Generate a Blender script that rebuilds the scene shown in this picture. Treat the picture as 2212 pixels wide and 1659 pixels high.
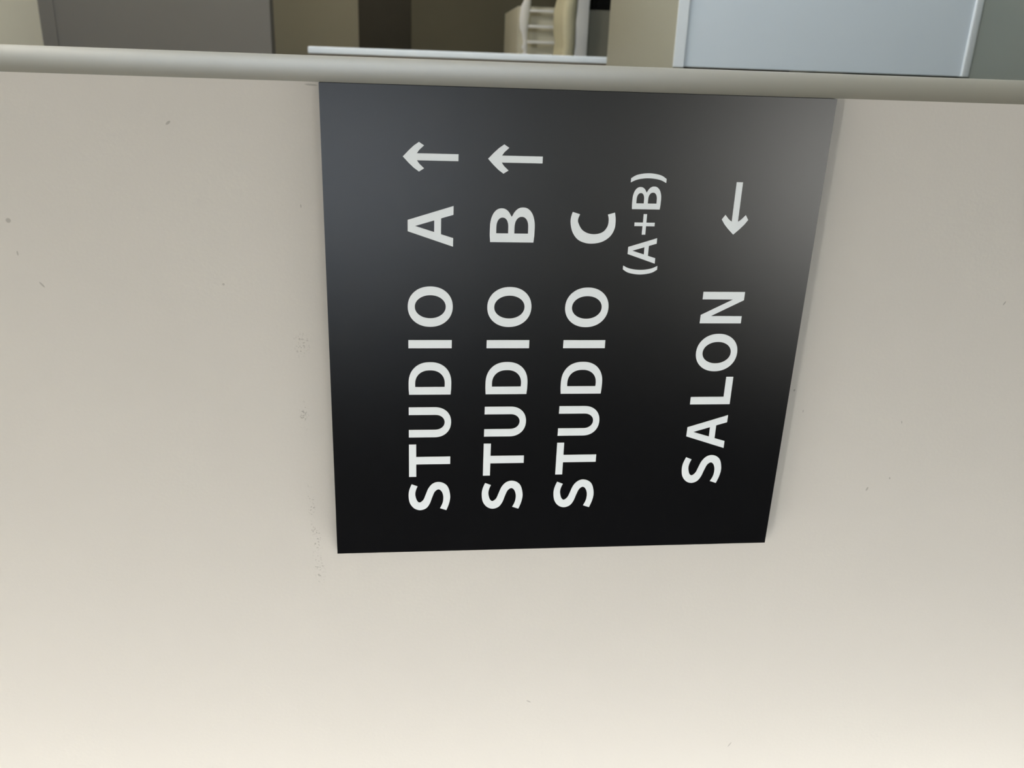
import bpy, bmesh, math, random
from mathutils import Vector, Matrix

for o in list(bpy.data.objects):
    bpy.data.objects.remove(o, do_unlink=True)
scene = bpy.context.scene
COL = scene.collection

# ------------------------------------------------------------------ camera
# The phone was held sideways: the picture's left side is the real "up".
# World: X along the sign wall (to its free end), Y through the wall, Z up.
FPX = 1944.2                       # focal length in pixels of a 2212 px wide frame
CAM = Vector((0.33327, -0.52592, 1.5))
AX_RIGHT = Vector((0.92803, 0.37246, -0.00513))     # upright-picture right
AX_DOWN = Vector((0.03730, -0.10664, -0.99360))     # upright-picture down
AX_FWD = Vector((-0.37062, 0.92190, -0.11286))
cd = bpy.data.cameras.new('camera')
cam = bpy.data.objects.new('camera', cd)
COL.objects.link(cam)
cd.sensor_fit = 'HORIZONTAL'
cd.sensor_width = 36.0
cd.lens = 36.0 * FPX / 2212.0
cd.clip_start = 0.02
cd.clip_end = 60
# photo right = real down, photo up = real right
mx, my, mz = AX_DOWN.normalized(), AX_RIGHT.normalized(), (-AX_FWD).normalized()
cam.matrix_world = Matrix(((mx.x, my.x, mz.x, CAM.x), (mx.y, my.y, mz.y, CAM.y),
                           (mx.z, my.z, mz.z, CAM.z), (0, 0, 0, 1)))
cd.dof.use_dof = True
cd.dof.focus_distance = 0.58
cd.dof.aperture_fstop = 16.0
scene.camera = cam

# ------------------------------------------------------------------ world, exposure
w = bpy.data.worlds.new('world')
scene.world = w
w.use_nodes = True
bg = w.node_tree.nodes['Background']
bg.inputs[0].default_value = (0.62, 0.72, 0.86, 1)
bg.inputs[1].default_value = 0.6
vs = scene.view_settings
vs.view_transform = 'Standard'
vs.look = 'None'
vs.gamma = 1.0
vs.use_curve_mapping = False
vs.exposure = 0.0

# strengths of the unseen panes and lamps added for light
GLOW_ADDED_LEFT = 32.0        # unseen frosted pane, added to brighten the sign wall from its other end
GLOW_BACK_HI = 0.85      # upper pane added behind the viewer for the sign's cool reflection
GLOW_BACK_LO = 4.8      # lower pane added for the sign's warm reflection
GLOW_SIDE = 11.0         # unseen window added to light the counter and the trim
GLOW_ADDED_LAMP = 20.0


def pix(x, y, Y):
    """world point on the plane Y=const behind photo pixel (x, y)"""
    d = AX_RIGHT * ((829.5 - y) / FPX) + AX_DOWN * ((x - 1106) / FPX) + AX_FWD
    # AX_* are the camera's axes, so d is already a world direction ((829.5-y) runs to the real right)
    return CAM + d * ((Y - CAM.y) / d.y)


# ------------------------------------------------------------------ materials
def mat(name, color, rough=0.6, spec=0.5, emit=None, strength=0.0, bump=0.0, bscale=300.0,
        var=0.0, vscale=3.0, metallic=0.0, coat=0.0):
    m = bpy.data.materials.new(name)
    m.use_nodes = True
    nt = m.node_tree
    b = nt.nodes['Principled BSDF']
    b.inputs['Base Color'].default_value = (*color, 1)
    b.inputs['Roughness'].default_value = rough
    b.inputs['Specular IOR Level'].default_value = spec
    b.inputs['Metallic'].default_value = metallic
    b.inputs['Coat Weight'].default_value = coat
    if emit:
        b.inputs['Emission Color'].default_value = (*emit, 1)
        b.inputs['Emission Strength'].default_value = strength
    tc = nt.nodes.new('ShaderNodeTexCoord')
    if bump:
        n = nt.nodes.new('ShaderNodeTexNoise')
        n.inputs['Scale'].default_value = bscale
        n.inputs['Detail'].default_value = 3
        bp = nt.nodes.new('ShaderNodeBump')
        bp.inputs['Strength'].default_value = bump
        bp.inputs['Distance'].default_value = 0.001
        nt.links.new(tc.outputs['Object'], n.inputs['Vector'])
        nt.links.new(n.outputs['Fac'], bp.inputs['Height'])
        nt.links.new(bp.outputs['Normal'], b.inputs['Normal'])
    if var:
        n2 = nt.nodes.new('ShaderNodeTexNoise')
        n2.inputs['Scale'].default_value = vscale
        n2.inputs['Detail'].default_value = 4
        mp = nt.nodes.new('ShaderNodeMapRange')
        mp.inputs['To Min'].default_value = 1 - var
        mp.inputs['To Max'].default_value = 1 + var
        mu = nt.nodes.new('ShaderNodeMix')
        mu.data_type = 'RGBA'
        mu.blend_type = 'MULTIPLY'
        mu.inputs[0].default_value = 1
        mu.inputs[6].default_value = (*color, 1)
        nt.links.new(tc.outputs['Object'], n2.inputs['Vector'])
        nt.links.new(n2.outputs['Fac'], mp.inputs['Value'])
        nt.links.new(mp.outputs['Result'], mu.inputs[7])
        nt.links.new(mu.outputs[2], b.inputs['Base Color'])
    return m


WALL_COL = (0.65, 0.625, 0.58)


def wall_paint_marked():
    """off-white wall paint with fine roller texture, a dotted grey scuff trail above the sign
    and a handful of small nicks"""
    m = mat('wall_paint_marked', WALL_COL, rough=0.75, spec=0.25)
    nt = m.node_tree
    L = nt.links.new
    b = nt.nodes['Principled BSDF']
    tc = nt.nodes.new('ShaderNodeTexCoord')

    def math_(op, a, bb=None, clamp=False):
        n = nt.nodes.new('ShaderNodeMath')
        n.operation = op
        n.use_clamp = clamp
        for i, v in enumerate((a, bb)):
            if v is None:
                continue
            if isinstance(v, (int, float)):
                n.inputs[i].default_value = v
            else:
                L(v, n.inputs[i])
        return n.outputs[0]

    def noise(scale, detail=3):
        n = nt.nodes.new('ShaderNodeTexNoise')
        n.inputs['Scale'].default_value = scale
        n.inputs['Detail'].default_value = detail
        L(tc.outputs['Object'], n.inputs['Vector'])
        return n.outputs['Fac']

    def spot(px_, py_, rx, rz, ang=0.0):
        p = pix(px_, py_, WALL_Y)
        mpn = nt.nodes.new('ShaderNodeMapping')
        mpn.vector_type = 'TEXTURE'
        mpn.inputs['Location'].default_value = (p.x, WALL_Y, p.z)
        mpn.inputs['Rotation'].default_value = (0, ang, 0)
        mpn.inputs['Scale'].default_value = (rx, 1.0, rz)
        L(tc.outputs['Object'], mpn.inputs['Vector'])
        ln = nt.nodes.new('ShaderNodeVectorMath')
        ln.operation = 'LENGTH'
        L(mpn.outputs[0], ln.inputs[0])
        return math_('SUBTRACT', 1.0, ln.outputs['Value'], True)      # 1 in the middle, 0 at the rim

    # nicks
    nicks = None
    for args in [(1142, 1515, .0006, .0022, .5), (1576, 1608, .0030, .0006, .5), (18, 476, .0016, .0016, 0),
                 (363, 265, .0018, .0008, .9), (91, 615, .0006, .0024, .9), (38, 547, .0005, .0016, 1.5),
                 (1873, 1056, .0018, .0008, .3), (2170, 655, .0018, .0006, .5), (1716, 843, .0010, .0008, 0),
                 (1948, 912, .0004, .0013, 1.3), (483, 614, .0008, .0008, 0), (650, 445, .0004, .0012, 1.5),
                 (1922, 1033, .0006, .0010, 1.3), (1735, 888, .0004, .0012, 1.5), (672, 183, .0006, .0040, .05)]:
        s = math_('MULTIPLY', spot(*args), 3.0, True)
        nicks = s if nicks is None else math_('MAXIMUM', nicks, s)
    # dotted scuffs along a line (roughly level, just above the sign)
    trail = None
    for (x, y, rx, rz, a) in [(652, 745, .010, .0060, 0), (657, 900, .012, .0035, 0), (672, 1085, .016, .0030, -.06),
                              (683, 1160, .016, .0040, -.1), (689, 1225, .016, .0045, -.1)]:
        s = spot(x, y, rx, rz, a)
        trail = s if trail is None else math_('MAXIMUM', trail, s)
    dots = math_('MULTIPLY', math_('SUBTRACT', noise(900, 2), 0.57), 9.0, True)
    scuff = math_('MULTIPLY', math_('MULTIPLY', trail, 1.6, True), dots)
    mask = math_('MAXIMUM', math_('MULTIPLY', nicks, .42), math_('MULTIPLY', scuff, .5))
    var = nt.nodes.new('ShaderNodeMapRange')
    var.inputs['To Min'].default_value = 0.975
    var.inputs['To Max'].default_value = 1.025
    L(noise(9, 3), var.inputs['Value'])
    mu = nt.nodes.new('ShaderNodeMix')
    mu.data_type = 'RGBA'
    mu.blend_type = 'MULTIPLY'
    mu.inputs[0].default_value = 1
    mu.inputs[6].default_value = (*WALL_COL, 1)
    L(var.outputs['Result'], mu.inputs[7])
    mk = nt.nodes.new('ShaderNodeMix')
    mk.data_type = 'RGBA'
    L(mask, mk.inputs[0])
    L(mu.outputs[2], mk.inputs[6])
    mk.inputs[7].default_value = (0.16, 0.15, 0.13, 1)
    L(mk.outputs[2], b.inputs['Base Color'])
    bp = nt.nodes.new('ShaderNodeBump')
    bp.inputs['Strength'].default_value = 0.07
    bp.inputs['Distance'].default_value = 0.001
    L(math_('SUBTRACT', noise(420, 3), math_('MULTIPLY', nicks, 1.0)), bp.inputs['Height'])
    L(bp.outputs['Normal'], b.inputs['Normal'])
    return m


WALL_Y = 0.005            # front of the sign wall; the sign's face is at y = 0
M = {}
M['wall_marked'] = wall_paint_marked()
M['wall'] = mat('wall_paint', WALL_COL, rough=0.75, spec=0.25, bump=0.1, bscale=400)
M['trim'] = mat('corner_trim', (0.27, 0.245, 0.195), rough=0.5, spec=0.4, bump=0.03, bscale=200)


def satin_black():
    m = bpy.data.materials.new('sign_satin_black')
    m.use_nodes = True
    nt = m.node_tree
    nt.nodes.remove(nt.nodes['Principled BSDF'])
    out = nt.nodes['Material Output']
    df_ = nt.nodes.new('ShaderNodeBsdfDiffuse')
    df_.inputs['Color'].default_value = (0.005, 0.005, 0.006, 1)
    gl = nt.nodes.new('ShaderNodeBsdfAnisotropic')
    gl.distribution = 'BECKMANN'
    gl.inputs['Roughness'].default_value = SIGN_ROUGH
    gl.inputs['Color'].default_value = (1, 1, 1, 1)
    fr = nt.nodes.new('ShaderNodeFresnel')
    fr.inputs['IOR'].default_value = 1.8
    mx_ = nt.nodes.new('ShaderNodeMixShader')
    tc = nt.nodes.new('ShaderNodeTexCoord')
    n = nt.nodes.new('ShaderNodeTexNoise')
    n.inputs['Scale'].default_value = 1500
    bp = nt.nodes.new('ShaderNodeBump')
    bp.inputs['Strength'].default_value = 0.02
    bp.inputs['Distance'].default_value = 0.001
    L = nt.links.new
    L(tc.outputs['Object'], n.inputs['Vector'])
    L(n.outputs['Fac'], bp.inputs['Height'])
    L(bp.outputs['Normal'], gl.inputs['Normal'])
    L(fr.outputs[0], mx_.inputs[0])
    L(df_.outputs[0], mx_.inputs[1])
    L(gl.outputs[0], mx_.inputs[2])
    L(mx_.outputs[0], out.inputs['Surface'])
    return m


SIGN_ROUGH = 0.315
M['sign'] = satin_black()
M['sign_edge'] = mat('sign_edge_black', (0.006, 0.006, 0.006), rough=0.9, spec=0.0)
M['vinyl'] = mat('white_vinyl', (0.91, 0.965, 1.0), rough=0.5, spec=0.4)
M['header'] = mat('grey_paint', (0.165, 0.150, 0.130), rough=0.8, spec=0.2, var=0.04)
M['ceiling'] = mat('ceiling_paint', (0.88, 0.79, 0.61), rough=0.85, spec=0.2)
M['far_wall'] = mat('olive_wall_paint', (0.36, 0.345, 0.27), rough=0.85, spec=0.2, var=0.05, vscale=2)
M['charcoal'] = mat('charcoal_paint', (0.035, 0.034, 0.033), rough=0.85, spec=0.2)
M['dado'] = mat('olive_brown_paint', (0.135, 0.128, 0.095), rough=0.85, spec=0.2, var=0.05, vscale=2)
M['dark_wood'] = mat('dark_stained_board', (0.05, 0.046, 0.034), rough=0.6, spec=0.3, var=0.15, vscale=6)
M['floor'] = mat('grey_green_vinyl_floor', (0.17, 0.182, 0.160), rough=0.45, spec=0.4, var=0.06, vscale=4)
M['counter_face'] = mat('cool_white_lacquer', (0.74, 0.80, 0.86), rough=0.35, spec=0.5)
M['counter_edge'] = mat('white_edging', (0.84, 0.87, 0.90), rough=0.4, spec=0.5)
M['counter_top'] = mat('cream_laminate', (0.36, 0.35, 0.28), rough=0.5, spec=0.4)
M['white_panel'] = mat('white_melamine', (0.80, 0.83, 0.85), rough=0.5, spec=0.4)
M['taupe'] = mat('taupe_fabric', (0.36, 0.32, 0.27), rough=0.9, spec=0.1, bump=0.2, bscale=500)
M['white_wood'] = mat('white_painted_wood', (0.72, 0.74, 0.76), rough=0.5, spec=0.4)
M['added_board'] = mat('added_under_bench_grey', (0.21, 0.21, 0.18), rough=0.6, spec=0.3)  # for the board added under the bench
M['cream_cloth'] = mat('cream_cushion_cloth', (0.58, 0.56, 0.41), rough=0.9, spec=0.1, bump=0.2, bscale=120, var=0.08, vscale=8)
M['cabinet'] = mat('pale_grey_cabinet', (0.58, 0.57, 0.47), rough=0.6, spec=0.3)
M['black'] = mat('black_plastic', (0.004, 0.004, 0.004), rough=0.6, spec=0.2)
M['metal'] = mat('brushed_metal', (0.5, 0.5, 0.5), rough=0.35, metallic=1.0)
M['frame'] = mat('grey_window_frame', (0.35, 0.36, 0.36), rough=0.5, spec=0.4)
M['glow_added_left'] = mat('added_frosted_glow_warm', (0.8, 0.8, 0.8), rough=0.3, emit=(1.0, 0.98, 0.945), strength=GLOW_ADDED_LEFT)
M['glow_hi'] = mat('added_pane_glow_cool', (0.8, 0.8, 0.8), rough=0.3, emit=(0.50, 0.70, 1.0), strength=GLOW_BACK_HI)
M['glow_lo'] = mat('added_pane_glow_warm', (0.8, 0.8, 0.8), rough=0.3, emit=(1.0, 0.98, 0.92), strength=GLOW_BACK_LO)
M['glow_side'] = mat('added_pane_glow_daylight', (0.8, 0.8, 0.8), rough=0.3, emit=(0.80, 0.90, 1.0), strength=GLOW_SIDE)
M['glow_added_lamp_far'] = mat('added_lamp_glow_bright', (0.8, 0.8, 0.8), rough=0.5, emit=(1.0, 0.95, 0.86), strength=95.0)
M['glow_down'] = mat('downlight_diffuser', (0.8, 0.8, 0.8), rough=0.5, emit=(1.0, 0.97, 0.92), strength=420.0)
M['glow_added_lamp'] = mat('added_lamp_glow', (0.8, 0.8, 0.8), rough=0.5, emit=(1.0, 0.95, 0.86), strength=GLOW_ADDED_LAMP)


# ------------------------------------------------------------------ mesh helpers
def box(bm, x0, x1, y0, y1, z0, z1, bevel=0.0):
    vs_ = [bm.verts.new((x, y, z)) for x in (x0, x1) for y in (y0, y1) for z in (z0, z1)]
    fs = [(0, 1, 3, 2), (4, 6, 7, 5), (0, 4, 5, 1), (2, 3, 7, 6), (0, 2, 6, 4), (1, 5, 7, 3)]
    faces = [bm.faces.new([vs_[i] for i in f]) for f in fs]
    if bevel:
        es = list({e for f in faces for e in f.edges})
        bmesh.ops.bevel(bm, geom=es, offset=bevel, segments=3, profile=0.5, affect='EDGES')


def prism(bm, prof, axis, a, b):
    """extrude a closed 2D outline; axis 'z': prof is (x, y); axis 'y': prof is (x, z)"""
    def P(p, t):
        return (p[0], p[1], t) if axis == 'z' else (p[0], t, p[1])
    lo = [bm.verts.new(P(p, a)) for p in prof]
    hi = [bm.verts.new(P(p, b)) for p in prof]
    n = len(prof)
    for i in range(n):
        bm.faces.new((lo[i], lo[(i + 1) % n], hi[(i + 1) % n], hi[i]))
    bm.faces.new(lo[::-1])
    bm.faces.new(hi)


def tube(bm, p0, p1, r0, r1=None, n=16):
    r1 = r0 if r1 is None else r1
    p0, p1 = Vector(p0), Vector(p1)
    d = (p1 - p0).normalized()
    a = d.orthogonal().normalized()
    b = d.cross(a)
    A = [bm.verts.new(p0 + (a * math.cos(t) + b * math.sin(t)) * r0) for t in [2 * math.pi * i / n for i in range(n)]]
    B = [bm.verts.new(p1 + (a * math.cos(t) + b * math.sin(t)) * r1) for t in [2 * math.pi * i / n for i in range(n)]]
    for i in range(n):
        bm.faces.new((A[i], A[(i + 1) % n], B[(i + 1) % n], B[i]))
    bm.faces.new(A[::-1])
    bm.faces.new(B)


def finish(name, bm, m, parent=None, smooth=None):
    bmesh.ops.recalc_face_normals(bm, faces=bm.faces)
    me = bpy.data.meshes.new(name)
    bm.to_mesh(me)
    bm.free()
    me.materials.append(m)
    if smooth:
        for p in me.polygons:
            p.use_smooth = True
        me.set_sharp_from_angle(angle=math.radians(smooth))
    o = bpy.data.objects.new(name, me)
    COL.objects.link(o)
    if parent:
        o.parent = parent
        o.matrix_parent_inverse = parent.matrix_world.inverted()
    return o


def boxobj(name, dims, m, parent=None, bevel=0.0):
    bm = bmesh.new()
    box(bm, *dims, bevel=bevel)
    return finish(name, bm, m, parent, smooth=40 if bevel else None)


def empty(name, loc):
    o = bpy.data.objects.new(name, None)
    o.empty_display_size = 0.1
    COL.objects.link(o)
    o.location = loc
    o.matrix_world = Matrix.Translation(loc)
    return o


def tag(o, label, cat=None, kind=None, group=None):
    o['label'] = label
    if cat:
        o['category'] = cat
    if kind:
        o['kind'] = kind
    if group:
        o['group'] = group
    return o


def struct(o, label=None):
    o['kind'] = 'structure'
    if label:
        o['label'] = label
    return o


# ------------------------------------------------------------------ the place: shell
XL, XR = -0.80, 2.5
YN, YF = -1.5, 6.95
ZC = 2.68
YH = 2.76                   # header above the reception counter
struct(boxobj('floor', (XL - .1, XR + .1, YN - .1, YF + .1, -0.1, 0), M['floor']), 'grey-green smooth floor')
struct(boxobj('ceiling', (XL - .1, XR + .1, YN - .1, YF + .1, ZC, ZC + .1), M['ceiling']), 'cream painted ceiling')
struct(boxobj('wall_back', (XL - .1, XR + .1, YF, YF + .1, 0, ZC), M['far_wall']), 'two-tone olive beige wall at the far end')
WB = bpy.data.objects['wall_back']

# the sign wall: flat board wall, ending in the rounded corner profile
WT = 0.050
struct(boxobj('wall_middle', (XL, 0.300, WALL_Y, WALL_Y + WT, 0, ZC), M['wall_marked']),
       'off-white painted partition wall that carries the sign')
th0 = math.radians(36)
r = 0.0128 / (1 - math.sin(th0))
prof = []
for i in range(25):
    t = th0 + (math.pi - 2 * th0) * i / 24
    prof.append((0.300 + r * (math.sin(t) - math.sin(th0)), WALL_Y + r * math.cos(th0) - r * math.cos(t)))
bm = bmesh.new()
prism(bm, prof, 'z', 0, ZC)
struct(finish('trim_1', bm, M['trim'], smooth=35), 'rounded grey-beige end trim of the sign wall')

# header over the counter, with a thin cornice strip under the ceiling
zb = CAM.z + .138 * (YH - CAM.y)
zs = CAM.z + .345 * (YH - CAM.y)
hd = struct(boxobj('wall_upper', (XL, XR, YH, YH + .09, zb, ZC), M['header']), 'dark grey header wall above the counter')
boxobj('cornice', (XL, XR, YH - .007, YH, zs, ZC), M['header'], hd)

# left side wall with a frosted pane added to brighten the sign wall
wl = struct(boxobj('wall_left', (XL - .1, XL, YN, YF, 0, ZC), M['charcoal']), 'charcoal painted side wall')
dr = struct(empty('added_window_3', (XL, -0.3, 0)), 'added unseen tall narrow frosted glass light in a grey frame')
D0, D1, DZ = -0.20, -0.045, 2.45
boxobj('window_frame', (XL, XL + .04, D0 - .04, D0, 0, DZ), M['frame'], dr)
boxobj('window_frame', (XL, XL + .04, D1, D1 + .04, 0, DZ), M['frame'], dr)
boxobj('window_frame', (XL, XL + .04, D0 - .04, D1 + .04, DZ, DZ + .04), M['frame'], dr)
boxobj('window_rail', (XL, XL + .04, D0, D1, 0, .45), M['frame'], dr)
boxobj('pane', (XL + .005, XL + .025, D0, D1, .45, DZ), M['glow_added_left'], dr)

# wall behind the viewer, with an added window shaped for the sign's reflection
wf = struct(boxobj('wall_front', (XL - .1, XR + .1, YN - .1, YN, 0, ZC), M['charcoal']), 'charcoal painted wall behind the viewer')
wn = struct(empty('added_window_1', (0, YN, 0)), 'added unseen tall window, panes and dark rail shaped for the sign reflection')
W0, W1 = -0.15, 0.25


def window_y(parent, x0, x1, y, rails, panes):
    """frame bars and panes of an added window in a wall y = const, seen from +y"""
    zlo, zhi = panes[0][0], panes[-1][1]
    boxobj('window_frame', (x0 - .05, x0, y, y + .05, zlo - .05, zhi + .05), M['frame'], parent)
    boxobj('window_frame', (x1, x1 + .05, y, y + .05, zlo - .05, zhi + .05), M['frame'], parent)
    boxobj('window_frame', (x0, x1, y, y + .05, zhi, zhi + .05), M['frame'], parent)
    boxobj('window_frame', (x0, x1, y, y + .05, zlo - .05, zlo), M['frame'], parent)
    for a, b in rails:
        boxobj('window_rail', (x0, x1, y, y + .05, a, b), M['frame'], parent)
    for a, b, m in panes:
        boxobj('pane', (x0, x1, y + .005, y + .02, a, b), m, parent)


window_y(wn, W0, W1, YN, [(.62, 1.42)], [(.06, .62, M['glow_lo']), (1.42, 2.0, M['glow_hi'])])

# right side wall, with an unseen window added to light counter and trim
wr = struct(boxobj('wall_right', (XR, XR + .1, YN, YF, 0, ZC), M['wall']), 'plain side wall with an added window')
ws = struct(empty('added_window_2', (XR, 1.0, 0)), 'added unseen daylight window beside the counter')
S0, S1, SZ0, SZ1 = 0.35, 1.75, 0.95, 2.45
for nm, dims in (('window_frame', (XR - .05, XR, S0 - .05, S0, SZ0 - .05, SZ1 + .05)),
                 ('window_frame', (XR - .05, XR, S1, S1 + .05, SZ0 - .05, SZ1 + .05)),
                 ('window_frame', (XR - .05, XR, S0, S1, SZ1, SZ1 + .05)),
                 ('window_frame', (XR - .05, XR, S0, S1, SZ0 - .05, SZ0)),
                 ('window_sill', (XR - .12, XR, S0 - .08, S1 + .08, SZ0 - .08, SZ0 - .05))):
    boxobj(nm, dims, M['frame'], ws)
boxobj('pane', (XR - .02, XR - .005, S0, S1, SZ0, SZ1), M['glow_side'], ws)

# ------------------------------------------------------------------ unseen round ceiling lamps, added to brighten the reception and far room
def added_ceiling_lamp(x, y, rad, label, group, glow):
    t = empty('added_ceiling_lamp', (x, y, ZC))
    bm = bmesh.new()
    tube(bm, (x, y, ZC - .025), (x, y, ZC), rad * .45, n=40)
    finish('ceiling_rose', bm, M['counter_edge'], t, smooth=40)
    bm = bmesh.new()
    tube(bm, (x, y, ZC - .30), (x, y, ZC - .025), .008)
    finish('stem', bm, M['metal'], t, smooth=40)
    bm = bmesh.new()
    tube(bm, (x, y, ZC - .40), (x, y, ZC - .30), rad * .9, rad, n=40)
    finish('diffuser', bm, M[glow], t, smooth=40)
    return tag(t, label, 'ceiling lamp', group=group)


added_ceiling_lamp(1.4, 1.3, .17, 'added unseen round drum ceiling lamp on a short stem in front of the counter', 'added round ceiling lamps', 'glow_added_lamp')
added_ceiling_lamp(1.4, 4.6, .12, 'added unseen round drum ceiling lamp on a short stem above the slatted bench', 'added round ceiling lamps', 'glow_added_lamp_far')

# small downlight over the corridor
dlx, dly = -.28, -.95
dl = empty('downlight', (dlx, dly, ZC))
tag(dl, 'small round downlight set in the corridor ceiling before the sign wall', 'downlight')
bm = bmesh.new()
tube(bm, (dlx, dly, ZC - .012), (dlx, dly, ZC), .06, .065, n=32)
finish('rim', bm, M['counter_edge'], dl, smooth=40)
bm = bmesh.new()
tube(bm, (dlx, dly, ZC - .016), (dlx, dly, ZC - .012), .040, n=32)
finish('diffuser', bm, M['glow_down'], dl, smooth=40)

# ------------------------------------------------------------------ the sign
SW, SH = 0.300, 0.29755
SZ = CAM.z - 0.24885              # bottom edge
sign = empty('direction_sign', (SW / 2, WALL_Y, SZ))
tag(sign, 'square satin black direction sign with white STUDIO and SALON lettering on the wall', 'sign')
bm = bmesh.new()
box(bm, 0, SW, 0.0, WALL_Y, SZ, SZ + SH)
board = finish('board', bm, M['sign'], sign)
board.data.materials.append(M['sign_edge'])
for p in board.data.polygons:
    if p.normal.y > -.5:
        p.material_index = 1


def catmull(pts, corners, n=6):
    """closed smooth outline through pts, with hard corners at the given indices"""
    out = []
    N = len(pts)
    for i in range(N):
        p1, p2 = Vector(pts[i]), Vector(pts[(i + 1) % N])
        if i in corners and (i + 1) % N in corners:
            out.append(tuple(p1))
            continue
        p0 = Vector(pts[i - 1]) if i not in corners else p1 * 2 - (p1 + (p2 - p1))
        p3 = Vector(pts[(i + 2) % N]) if (i + 1) % N not in corners else p2
        if i in corners:
            p0 = p1
        for k in range(n):
            t = k / n
            out.append(tuple(0.5 * ((2 * p1) + (-p0 + p2) * t + (2 * p0 - 5 * p1 + 4 * p2 - p3) * t * t
                                    + (-p0 + 3 * p1 - 3 * p2 + p3) * t ** 3)))
    return out


def arc(cx, cy, rx, ry, a0, a1, n=14, p=2.0):
    """superellipse arc from angle a0 to a1 (degrees)"""
    out = []
    for i in range(n + 1):
        a = math.radians(a0 + (a1 - a0) * i / n)
        c, s = math.cos(a), math.sin(a)
        out.append((cx + rx * math.copysign(abs(c) ** (2 / p), c), cy + ry * math.copysign(abs(s) ** (2 / p), s)))
    return out


# outlines in millimetres; capital height 26.7
G = {}
S_PTS = [(19.54, 25.03), (15.14, 26.61), (10.69, 27.06), (5.5, 26.18), (1.62, 23.47), (0.07, 19.52), (1.44, 15.57),
         (4.86, 13.15), (9.67, 11.53), (13.76, 9.86), (15.43, 7.45), (13.66, 5.31), (9.85, 4.25), (5.36, 4.63),
         (1.22, 6.31), (-0.28, 2.14), (4.91, 0.36), (10.45, -0.3), (16.67, 1.1), (19.8, 3.85), (20.9, 7.79),
         (19.61, 11.39), (16.25, 14.09), (11.48, 15.89), (7.72, 17.4), (5.84, 19.82), (7.47, 21.64), (11.63, 22.66),
         (15.05, 22.23), (17.89, 21.14)]
G['S'] = [catmull(S_PTS, {0, 14, 15, 29})]
C_PTS = [(18.79, 25.9), (15.2, 26.75), (11.7, 26.7), (6.6, 25.2), (2.4, 21.9), (0.3, 17.2), (0.0, 11.9), (1.3, 6.5),
         (4.6, 2.1), (9.2, -0.15), (14.4, -0.4), (18.78, 0.35), (17.59, 4.5), (14.34, 3.8), (10.4, 4.3), (7.1, 6.8),
         (5.7, 11.0), (6.1, 15.6), (8.2, 19.5), (11.9, 21.9), (14.36, 22.4), (17.5, 21.4)]
G['C'] = [catmull(C_PTS, {0, 11, 12, 21})]
G['T'] = [[(0, 26.65), (0, 22.0), (9.0, 22.0), (9.0, 0), (14.4, 0), (14.4, 22.0), (23.3, 22.0), (23.3, 26.65)]]
G['I'] = [[(0, 0), (5.3, 0), (5.3, 26.65), (0, 26.65)]]
G['U'] = [[(0, 26.65), (0, 10.2)] + arc(10.5, 10.2, 10.5, 10.45, 180, 360, 28, 2.15) + [(21, 26.65), (15.7, 26.65)]
          + arc(10.5, 9.9, 5.2, 6.0, 360, 180, 24, 2.1) + [(5.3, 26.65)]]
G['D'] = [[(0, 0.3)] + [(4.0, 0.0)] + arc(7.4, 13.3, 14.4, 13.35, -90, 90, 34, 2.25) + [(4.0, 26.65), (0, 26.35)],
          [(5.2, 4.15)] + arc(7.2, 13.3, 9.2, 9.25, -90, 90, 30, 2.25) + [(5.2, 22.5)]]
G['O'] = [arc(12.75, 13.3, 12.75, 13.6, 0, 360, 60, 2.1)[:-1], arc(12.75, 13.3, 7.3, 9.35, 0, 360, 52, 2.05)[:-1]]
G['A'] = [[(0, 0), (5.15, 0), (7.35, 7.2), (16.75, 7.2), (18.95, 0), (24.1, 0), (15.55, 26.65), (8.9, 26.65)],
          [(8.6, 11.2), (15.5, 11.2), (12.05, 22.4)]]
G['B'] = [[(0, 0.35), (4.0, 0.0)] + arc(8.6, 7.3, 12.2, 7.35, -90, 55, 26, 2.2) + [(15.2, 13.9)]
          + arc(8.4, 19.9, 11.7, 6.75, -50, 90, 26, 2.2) + [(4.0, 26.65), (0, 26.3)],
          [(5.3, 3.85)] + arc(8.9, 7.95, 6.4, 4.1, -90, 90, 20, 2.2) + [(5.3, 12.05)],
          [(5.3, 15.75)] + arc(8.9, 19.3, 5.8, 3.55, -90, 90, 20, 2.2) + [(5.3, 22.85)]]
G['L'] = [[(0, 0), (19.3, 0), (19.3, 4.75), (5.3, 4.75), (5.3, 26.8), (0, 26.8)]]
G['N'] = [[(0, 0), (4.8, 0), (4.8, 20.2), (15.3, 0), (20.6, 0), (20.6, 26.8), (15.7, 26.8), (15.7, 7.0), (5.5, 26.8), (0, 26.8)]]
G['('] = [catmull([(5.5, 21.2), (3.1, 21.2), (1.0, 17.4), (0, 10.5), (1.0, 3.6), (3.1, -0.2), (5.5, -0.2), (3.7, 3.9),
                   (2.9, 10.5), (3.7, 17.1)], {0, 1, 5, 6})]
G[')'] = [[(5.9 - x, y) for x, y in G['('][0]]]
G['+'] = [[(5.15, 0), (7.3, 0), (7.3, 5.2), (12.4, 5.2), (12.4, 7.3), (7.3, 7.3), (7.3, 12.4), (5.15, 12.4), (5.15, 7.3),
           (0, 7.3), (0, 5.2), (5.15, 5.2)]]
half = [(8.25, -9.1), (6.4, -12.0), (3.9, -9.3), (1.95, -7.9), (1.95, -31.6)]
right = [(3.6, -3.4), (6.2, -6.2)]
ARROW = [(0, 0)] + right + half + [(-x, y) for x, y in reversed(right + half)]
G['up'] = [ARROW]
G['left'] = [[(-y, x) for x, y in ARROW]]
LIFT = 0.00025


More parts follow.
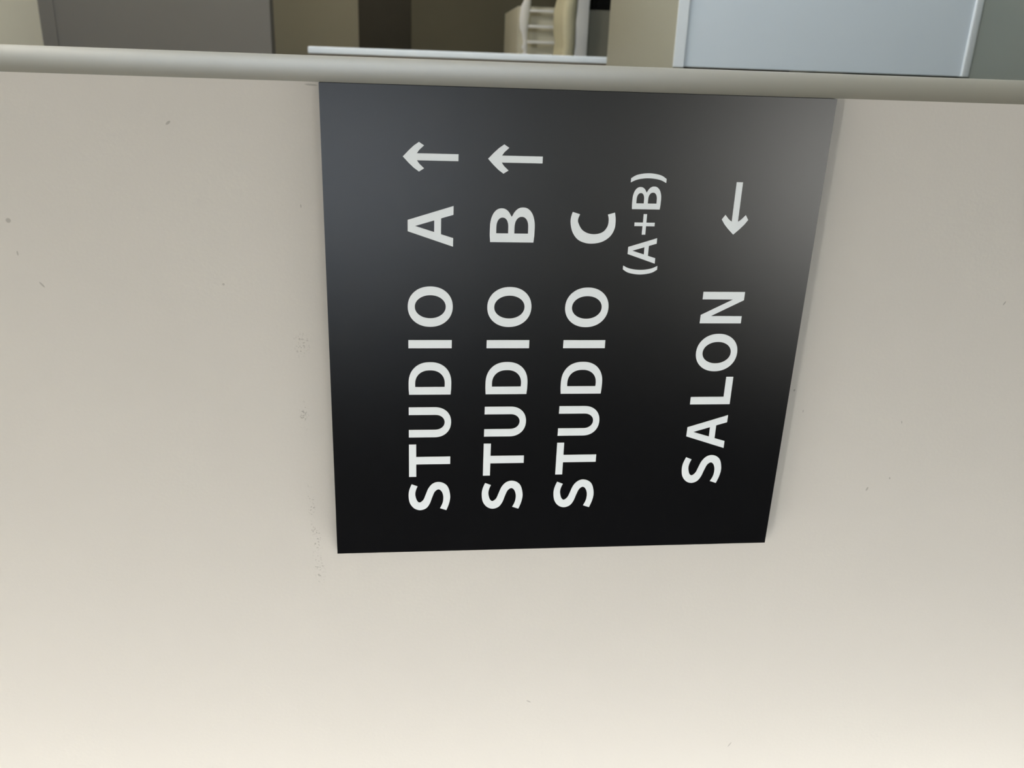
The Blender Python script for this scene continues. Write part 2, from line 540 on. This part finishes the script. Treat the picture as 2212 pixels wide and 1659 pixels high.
def glyph(ch, name, u, v, s=1.0):
    """flat white vinyl character; u, v in mm from the sign's lower left corner"""
    cu = bpy.data.curves.new('outline', 'CURVE')
    cu.dimensions = '2D'
    cu.fill_mode = 'BOTH'
    cu.extrude = LIFT / 2
    for pl in G[ch]:
        sp = cu.splines.new('POLY')
        sp.points.add(len(pl) - 1)
        for p, (x, y) in zip(sp.points, pl):
            p.co = (x * s / 1000, y * s / 1000, 0, 1)
        sp.use_cyclic_u = True
    ob = bpy.data.objects.new('outline', cu)
    COL.objects.link(ob)
    dg = bpy.context.evaluated_depsgraph_get()
    me = bpy.data.meshes.new_from_object(ob.evaluated_get(dg))
    bpy.data.objects.remove(ob)
    bpy.data.curves.remove(cu)
    me.name = name
    me.materials.clear()
    me.materials.append(M['vinyl'])
    # stand the outline up: x stays, y -> z, front faces -y
    me.transform(Matrix(((1, 0, 0, 0), (0, 0, -1, 0), (0, 1, 0, 0), (0, 0, 0, 1))))
    o = bpy.data.objects.new(name, me)
    COL.objects.link(o)
    o.parent = sign
    o.matrix_parent_inverse = sign.matrix_world.inverted()
    o.location = (u / 1000, -LIFT / 2 - 0.00002, SZ + v / 1000)
    return o


STUDIO = (('S', 32.0), ('T', 57.0), ('U', 85.35), ('D', 115.0), ('I', 146.0), ('O', 159.9))
for base, last, lu in ((222.95, 'A', 209.8), (174.7, 'B', 212.9), (126.5, 'C', 212.8)):
    for ch, u in STUDIO:
        glyph(ch, 'letter', u, base)
    glyph(last, 'letter', lu, base)
for ch, nm, u, v, s in (('(', 'parenthesis', 193.9, 97.95, 1.0), ('A', 'letter', 200.8, 99.6, .653), ('+', 'plus_sign', 218.6, 102.0, 1.0),
                        ('B', 'letter', 233.9, 99.6, .65), (')', 'parenthesis', 249.2, 97.6, 1.0)):
    glyph(ch, nm, u, v, s)
for ch, u in (('S', 48.8), ('A', 74.9), ('L', 106.85), ('O', 130.1), ('N', 162.6)):
    glyph(ch, 'letter', u, 39.85)
glyph('up', 'arrow', 261.5, 252.1)
glyph('up', 'arrow', 261.3, 203.5)
glyph('left', 'arrow', 219.4, 52.4)

# ------------------------------------------------------------------ reception counter
YC0, YC1 = 1.884, 2.72           # front and back of the counter
XC0, XC1 = 0.2475, 1.75
ZT = CAM.z - .2825 * (YC0 - CAM.y)
ct = empty('reception_counter', ((XC0 + XC1) / 2, (YC0 + YC1) / 2, 0))
tag(ct, 'reception counter with cream top and cool white lacquered front', 'counter')
boxobj('worktop', (.16, XC1, YC0 + .004, YC1, ZT - .028, ZT), M['counter_top'], ct, bevel=.0015)
boxobj('edge_strip', (XC0, XC1, YC0, YC0 + .004, ZT - .028, ZT - .0005), M['counter_edge'], ct)
boxobj('front_panel', (XC0 + .0015, XC1, YC0 + .006, YC0 + .028, .022, ZT - .028), M['counter_face'], ct)
boxobj('edge_strip', (XC0, XC1, YC0, YC0 + .02, .001, .022), M['counter_edge'], ct, bevel=.002)
boxobj('side_panel', (XC0 + .002, XC0 + .02, YC0 + .03, YC1 - .02, .001, ZT - .028), M['dark_wood'], ct)  # dark tone stands in for the shadow gap at this end
boxobj('side_panel', (XC1 - .02, XC1 - .002, YC0 + .03, YC1 - .02, .001, ZT - .028), M['counter_face'], ct)

# ------------------------------------------------------------------ white divider standing behind the counter
DY = 2.90
dd = DY - CAM.y
dv = empty('divider_screen', (-.2, DY + .015, 0))
tag(dv, 'tall taupe divider screen with white end posts behind the counter', 'divider')
dz = CAM.z + .102 * dd
dx1 = CAM.x - .0285 * dd
dx0 = CAM.x - .0350 * dd
boxobj('end_post', (dx0, dx1, DY, DY + .03, .001, dz), M['white_panel'], dv, bevel=.002)
boxobj('end_post', (-.55, -.55 + dx1 - dx0, DY, DY + .03, .001, dz), M['white_panel'], dv, bevel=.002)
boxobj('panel', (-.55 + dx1 - dx0, dx0, DY + .006, DY + .024, .08, dz - .004), M['taupe'], dv)
for xx in (dx0 - .05, -.48):
    boxobj('foot', (xx - .02, xx + .02, DY - .12, DY + .15, .001, .03), M['white_panel'], dv, bevel=.004)

# ------------------------------------------------------------------ slatted bench with cushion, beyond the counter
BF, BB = 5.35, 5.78              # front of the seat, plane of the back
bn = empty('slatted_bench', (.5, (BF + BB) / 2, 0))
tag(bn, 'white wooden bench with low slatted back and wavy top rail', 'bench')
BX0, BX1 = -.45, 1.25
df, db = BF - CAM.y, BB - CAM.y
zf0, zf1 = CAM.z - .188 * df, CAM.z - .1750 * df         # seat frame
boxobj('seat_frame', (BX0, BX1, BF, BB + .03, zf0, zf1), M['white_wood'], bn, bevel=.006)
# wavy rail: outline repeated along the back
top = [(1132, 0), (1126, 15), (1122.5, 40), (1123, 58), (1128, 78), (1130, 92), (1127, 103), (1131, 112)]
bot = [(1148, 0), (1145, 30), (1142, 55), (1140, 78), (1140, 112)]
tp = [pix(x, y, BB) for x, y in top]
bt = [pix(x, y, BB) for x, y in bot]
span = tp[0].x - tp[-1].x


def wave(x, pts):
    k = (x - tp[-1].x) / span
    f = k - math.floor(k)
    if math.floor(k) % 2:
        f = 1 - f
    xx = tp[-1].x + f * span
    q = sorted(pts, key=lambda p: p.x)
    if xx <= q[0].x:
        return q[0].z
    for a, b in zip(q, q[1:]):
        if xx <= b.x:
            t = (xx - a.x) / (b.x - a.x)
            t = t * t * (3 - 2 * t)
            return a.z + (b.z - a.z) * t
    return q[-1].z


bm = bmesh.new()
N = 180
rows = []
for i in range(N + 1):
    x = BX0 + .03 + (BX1 - BX0 - .06) * i / N
    za, zb_ = wave(x, bt), wave(x, tp)
    mid = (za + zb_) / 2
    rows.append([bm.verts.new((x, y, z)) for y, z in ((BB, mid), (BB + .004, zb_ - .006), (BB + .012, zb_), (BB + .022, zb_ - .004), (BB + .03, mid),
                                                      (BB + .022, za + .004), (BB + .012, za), (BB + .004, za + .006))])
for a, b in zip(rows, rows[1:]):
    for j in range(8):
        bm.faces.new((a[j], a[(j + 1) % 8], b[(j + 1) % 8], b[j]))
bm.faces.new(rows[0][::-1])
bm.faces.new(rows[-1])
finish('top_rail', bm, M['white_wood'], bn, smooth=60)
xs = [pix(1165, y, BB).x for y in (23.5, 60, 91.5)]
step = (xs[0] - xs[2]) / 2
sw = .0185
x = xs[2]
while x - step > BX0 + .06:
    x -= step
bm = bmesh.new()
box(bm, -sw / 2, sw / 2, 0, .016, zf1 - .01, CAM.z - .122 * db, bevel=.002)
slat0 = finish('slat', bm, M['white_wood'], bn, smooth=40)
first = True
while x < BX1 - .05:
    o = slat0 if first else slat0.copy()
    if not first:
        COL.objects.link(o)
        o.parent = bn
        o.matrix_parent_inverse = bn.matrix_world.inverted()
    first = False
    o.location = (x, BB + .006, 0)
    x += step
boxobj('added_lower_panel', (BX0 + .045, CAM.x + .0172 * (BF + .05 - CAM.y), BF + .035, BF + .05, .08, zf0 - .0005), M['added_board'], bn)  # board added to lighten the dark space under the bench
for px_ in (BX0, BX1 - .04):
    boxobj('back_post', (px_, px_ + .04, BB - .005, BB + .035, 0.001, CAM.z - .118 * db), M['white_wood'], bn, bevel=.005)
    boxobj('leg', (px_, px_ + .045, BF + .005, BF + .05, 0.001, zf0 + .01), M['white_wood'], bn, bevel=.005)
# loose seat cushion
cz1 = CAM.z - .1510 * (db - .02)
bm = bmesh.new()
box(bm, BX0 + .03, BX1 - .03, BF - .01, BB - .01, zf1 + .001, cz1, bevel=.03)
bmesh.ops.subdivide_edges(bm, edges=[e for e in bm.edges if e.calc_length() > .3], cuts=24, use_grid_fill=True)
rnd = random.Random(4)
for v in bm.verts:
    v.co.z += (.008 * math.sin(v.co.x * 21) + .005 * math.sin(v.co.x * 47 + 1)) * (v.co.z - zf1) / (cz1 - zf1)
    v.co.y += .006 * math.sin(v.co.x * 33 + 2)
cu = finish('seat_cushion', bm, M['cream_cloth'], None, smooth=70)
tag(cu, 'long cream cloth cushion lying on the slatted bench', 'cushion')

# black box standing on the floor under the bench
bx = CAM.x + .0178 * (BF + .1 - CAM.y)
bb = empty('storage_box', (bx + .25, BF + .25, 0))
tag(bb, 'plain black storage box on the floor under the bench', 'box')
boxobj('body', (bx, bx + .5, BF + .1, BF + .38, .001, zf0 - .06), M['black'], bb, bevel=.006)
boxobj('lid', (bx - .004, bx + .504, BF + .096, BF + .384, zf0 - .06, zf0 - .03), M['black'], bb, bevel=.006)

# pale cabinet with slanted corner behind the bench
CY = 5.86
ch = CAM.z - .1132 * (CY - CAM.y)
CB = CAM.y + (CAM.z - ch) / .0998
p0, p1 = pix(1090, 30, CB), pix(1120, 13, CY)
cb = empty('low_cabinet', (.0, CY + .4, 0))
tag(cb, 'low pale cabinet with an angled end standing behind the bench', 'cabinet')
bm = bmesh.new()
prism(bm, [(-.6, CY), (p1.x, CY), (p0.x, CB), (-.6, CB)], 'z', .001, ch)
finish('body', bm, M['cabinet'], cb)
for a, b in ((-.59, -.09), (-.08, p1.x - .012)):
    d_ = boxobj('door', (a, b, CY - .018, CY, .06, ch - .02), M['cabinet'], cb, bevel=.003)
    boxobj('handle', (b - .05, b - .035, CY - .030, CY - .018, .40, .55), M['metal'], d_, bevel=.003)

# dark board fixed to the far wall
q0, q1 = CAM.z + .0500 * (YF - .02 - CAM.y), CAM.z - .0032 * (YF - .02 - CAM.y)
tag(boxobj('wall_board', (XL + .3, XR - .4, YF - .02, YF, q1, q0), M['dark_wood'], bevel=.002),
    'long dark brown board fixed level to the olive far wall', 'wall board')
boxobj('dado_panel', (XL, XR, YF - .012, YF, 0.001, q1 - .0005), M['dado'], WB)
